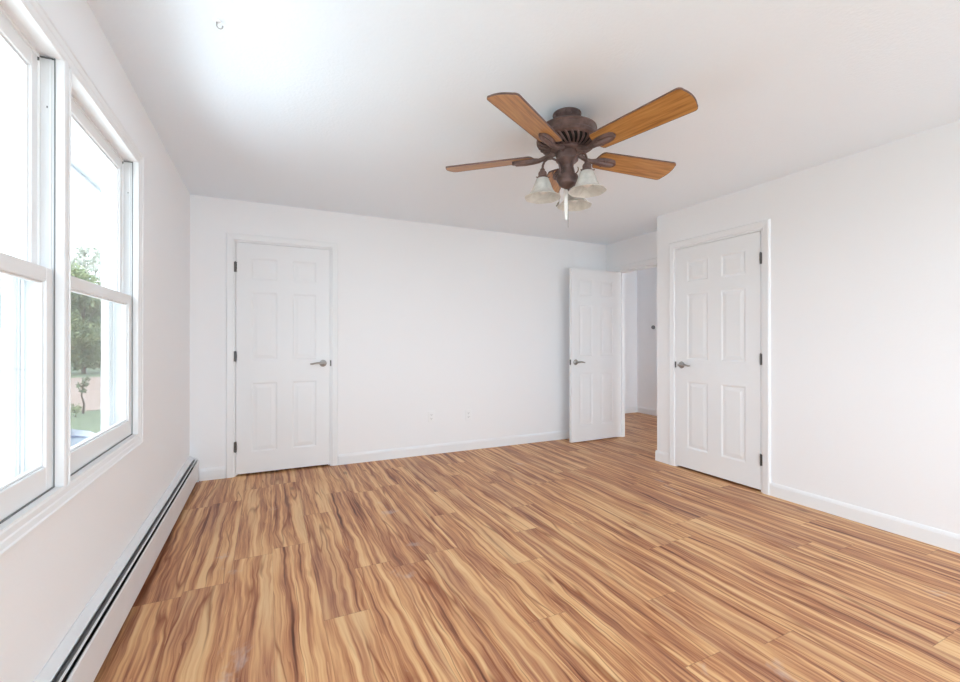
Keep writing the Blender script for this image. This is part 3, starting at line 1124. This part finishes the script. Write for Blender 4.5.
o = empty('ceiling_hook', (-0.183, 1.992, H))
tag(o, 'small white hook screwed into the ceiling near the windows', 'hook')
MB().lathe([(0.001, 0.0), (0.015, 0.0), (0.015, -0.003), (0.009, -0.006), (0.001, -0.007)], seg=20).build('base_plate', M_PLATE, o, autos=35)
mb = MB()
mb.tube([(0, 0, -0.005), (0, 0, -0.018)] + [(0.010 - 0.010 * cos(t), 0, -0.020 - 0.010 * sin(t)) for t in [radians(20 * k) for k in range(11)]], 0.0022, 8)
mb.build('hook_wire', M_NICK, o, autos=50)

# ---------------------------------------------------------------- outside
GZ = -2.8
rnd = random.Random(7)
wall_x('wall_outside_lower', XO, XO + 0.12, -2.32, 5.72, z0=GZ, z1=-0.12, mat=M_SIDING)
mb = MB()
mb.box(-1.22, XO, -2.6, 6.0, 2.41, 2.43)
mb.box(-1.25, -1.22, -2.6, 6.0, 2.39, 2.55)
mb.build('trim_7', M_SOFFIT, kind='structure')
mb = MB()
mb.box(-110, 40, -40, 140, GZ - 0.3, GZ)
mb.build('ground_lawn', M_GRASS, kind='structure')
MB().box(-6.5, XO, -30, 30, GZ, GZ + 0.015).build('added_paving', M_CONC, kind='structure')  # pale slab added to send light up through the side windows
MB().box(XO - 1.0, 6.5, -7.5, -2.34, -0.30, -0.12).build('added_terrace', M_CONC, kind='structure')  # unseen pale slab added to bounce light onto the ceiling
# the drive crosses the view: a band square to the line of sight through the window
dirv = Vector((-0.277, 0.961, 0)).normalized()
side = Vector((dirv.y, -dirv.x, 0))
mb = MB()
n = 24
L_, R_ = [], []
for k in range(n + 1):
    s = -40 + 80 * k / n
    w = sin(k * 0.7) * 0.8
    L_.append(dirv * (33.5 + w) + side * s)
    R_.append(dirv * (66 + w * 0.6) + side * s)
for k in range(n):
    a, b2, c, d = L_[k], L_[k + 1], R_[k + 1], R_[k]
    for zz in (0.02,):
        mb.quad((a.x, a.y, GZ + zz), (b2.x, b2.y, GZ + zz), (c.x, c.y, GZ + zz), (d.x, d.y, GZ + zz))
bmesh.ops.remove_doubles(mb.bm, verts=mb.bm.verts, dist=1e-4)
mb.build('ground_drive', M_DRIVE, kind='structure')


def make_tree(loc, h, crown, n_leaf, leaf, mat, label, trunk_h, group, name='leafy_tree', trunk_r=0.16, base=0.3):
    o = empty(name, loc)
    tag(o, label, 'tree', group)
    mb = MB()
    mb.tube([(0, 0, -0.05), (0.05, 0.03, h * 0.25), (-0.08, 0.05, h * 0.5), (0.05, 0, h * 0.8)], [trunk_r, trunk_r * 0.8, trunk_r * 0.55, trunk_r * 0.2], 10)
    blobs = []
    for k in range(crown[2]):
        a = rnd.uniform(0, 2 * pi)
        zz = rnd.uniform(trunk_h, h)
        f = sin(pi * min(1, max(0.12, (zz - trunk_h + 0.4) / (h - trunk_h + 0.8)))) ** 0.6
        rr = crown[0] * f * rnd.uniform(0.2, 0.9)
        c = Vector((rr * cos(a), rr * sin(a), zz))
        blobs.append((c, crown[1] * rnd.uniform(0.7, 1.2)))
        st = Vector((0, 0, max(h * base, zz * 0.55)))
        mid = st.lerp(c, 0.5) + Vector((0, 0, 0.1 * h * 0.2))
        mb.tube([st, mid, c], [trunk_r * 0.28, trunk_r * 0.18, trunk_r * 0.06], 6)
    mb.build('trunk', M_BARK, o, autos=60)
    vs, fs = [], []
    for k in range(n_leaf):
        c, r = blobs[k % len(blobs)]
        d = Vector((rnd.gauss(0, 1), rnd.gauss(0, 1), rnd.gauss(0, 0.8))).normalized() * r * rnd.uniform(0.35, 1.0)
        p = c + d
        u = Vector((rnd.gauss(0, 1), rnd.gauss(0, 1), rnd.gauss(0, 1))).normalized()
        v = u.cross(Vector((rnd.gauss(0, 1), rnd.gauss(0, 1), rnd.gauss(0, 1)))).normalized()
        s = leaf * rnd.uniform(0.6, 1.3)
        b0 = len(vs)
        w = u.cross(v) * s * 0.12
        vs += [p - u * s, p - v * s * 0.45 + w, p + u * s, p + v * s * 0.45 + w]
        fs += [(b0, b0 + 1, b0 + 2, b0 + 3)]
    me = bpy.data.meshes.new('foliage')
    me.from_pydata([tuple(v) for v in vs], [], fs)
    me.materials.append(mat)
    f = bpy.data.objects.new('foliage', me)
    COL.objects.link(f)
    f.parent = o
    return o


def at(px, depth):
    """ground point seen at picture column px, at that depth from the viewer"""
    xc = (px - 480) / 441.93 * depth
    return (cos(0.4463) * xc + sin(0.4463) * depth, -sin(0.4463) * xc + cos(0.4463) * depth)


x, y = at(84, 56)
make_tree((x, y, GZ), 12.3, (5.0, 1.9, 34), 22000, 0.24, M_LEAF_A, 'broad dense green tree filling the lower pane, beyond the drive', 1.2, 'trees beyond the drive', trunk_r=0.25)
x, y = at(-30, 56)
make_tree((x, y, GZ), 11.5, (4.6, 1.8, 26), 13000, 0.26, M_LEAF_B, 'dense green tree glimpsed at the left edge through the nearer window', 1.2, 'trees beyond the drive', trunk_r=0.25)
x, y = at(88, 74)
make_tree((x, y, GZ), 19.5, (5.6, 1.5, 34), 8000, 0.22, M_LEAF_C, 'tall thin-leaved tree, coloured pale as if overexposed, rising above the green trees', 9.5, 'trees beyond the drive', trunk_r=0.3, base=0.5)
x, y = at(83, 24.6)
make_tree((x, y, GZ), 2.05, (0.24, 0.17, 9), 260, 0.07, M_LEAF_B, 'small thin sapling at the lawn edge in front of the drive', 1.25, None, name='sapling', trunk_r=0.06, base=0.7)
x, y = at(75, 23.4)
make_tree((x, y, GZ), 0.70, (0.38, 0.2, 8), 300, 0.06, M_LEAF_A, 'small round shrub on the lawn beside the sapling', 0.3, None, name='garden_shrub', trunk_r=0.03)

# blue car parked on the lawn side, only its roof shows over the sill
x, y = at(66, 12.3)
car = empty('parked_car', (x, y, GZ), radians(20))
tag(car, 'blue car parked below the window, seen over the sill', 'car')
side_p = [(-2.1, 0.30), (-2.15, 0.62), (-2.0, 0.86), (-1.45, 0.93), (-1.05, 0.98), (0.95, 0.98), (1.5, 0.90), (2.05, 0.74), (2.15, 0.50), (2.1, 0.28)]
roof_p = [(-1.75, 0.92), (-1.25, 1.36), (-0.8, 1.45), (0.15, 1.45), (0.55, 1.34), (1.15, 0.95)]
mb = MB()
mb.prism(side_p, lambda q: (q[0], -0.86, q[1]), lambda q: (q[0], 0.86, q[1]))
mb.build('body', M_CAR, car, bevel=0.06)
mb = MB()
mb.prism([(-1.28, 1.33), (-0.8, 1.46), (0.15, 1.46), (0.58, 1.33)], lambda q: (q[0], -0.66, q[1]), lambda q: (q[0], 0.66, q[1]))
mb.build('roof', M_CAR, car, bevel=0.03)
mb = MB()
mb.prism([(-1.72, 0.94), (-1.25, 1.35), (-0.8, 1.43), (0.15, 1.43), (0.55, 1.33), (1.12, 0.96)], lambda q: (q[0], -0.74 + 0.18 * (q[1] - 0.94), q[1]), lambda q: (q[0], 0.74 - 0.18 * (q[1] - 0.94), q[1]))
mb.build('windows', M_CARGLASS, car, bevel=0.02)
for sx in (-1.35, 1.35):
    for sy in (-0.80, 0.80):
        mb = MB()
        mb.lathe([(0.02, -0.1), (0.27, -0.1), (0.32, -0.08), (0.32, 0.08), (0.27, 0.1), (0.02, 0.1)], (sx, sy, 0.32), 24, Matrix.Rotation(pi / 2, 4, 'X'))
        mb.build('wheel', M_TYRE, car, autos=35)
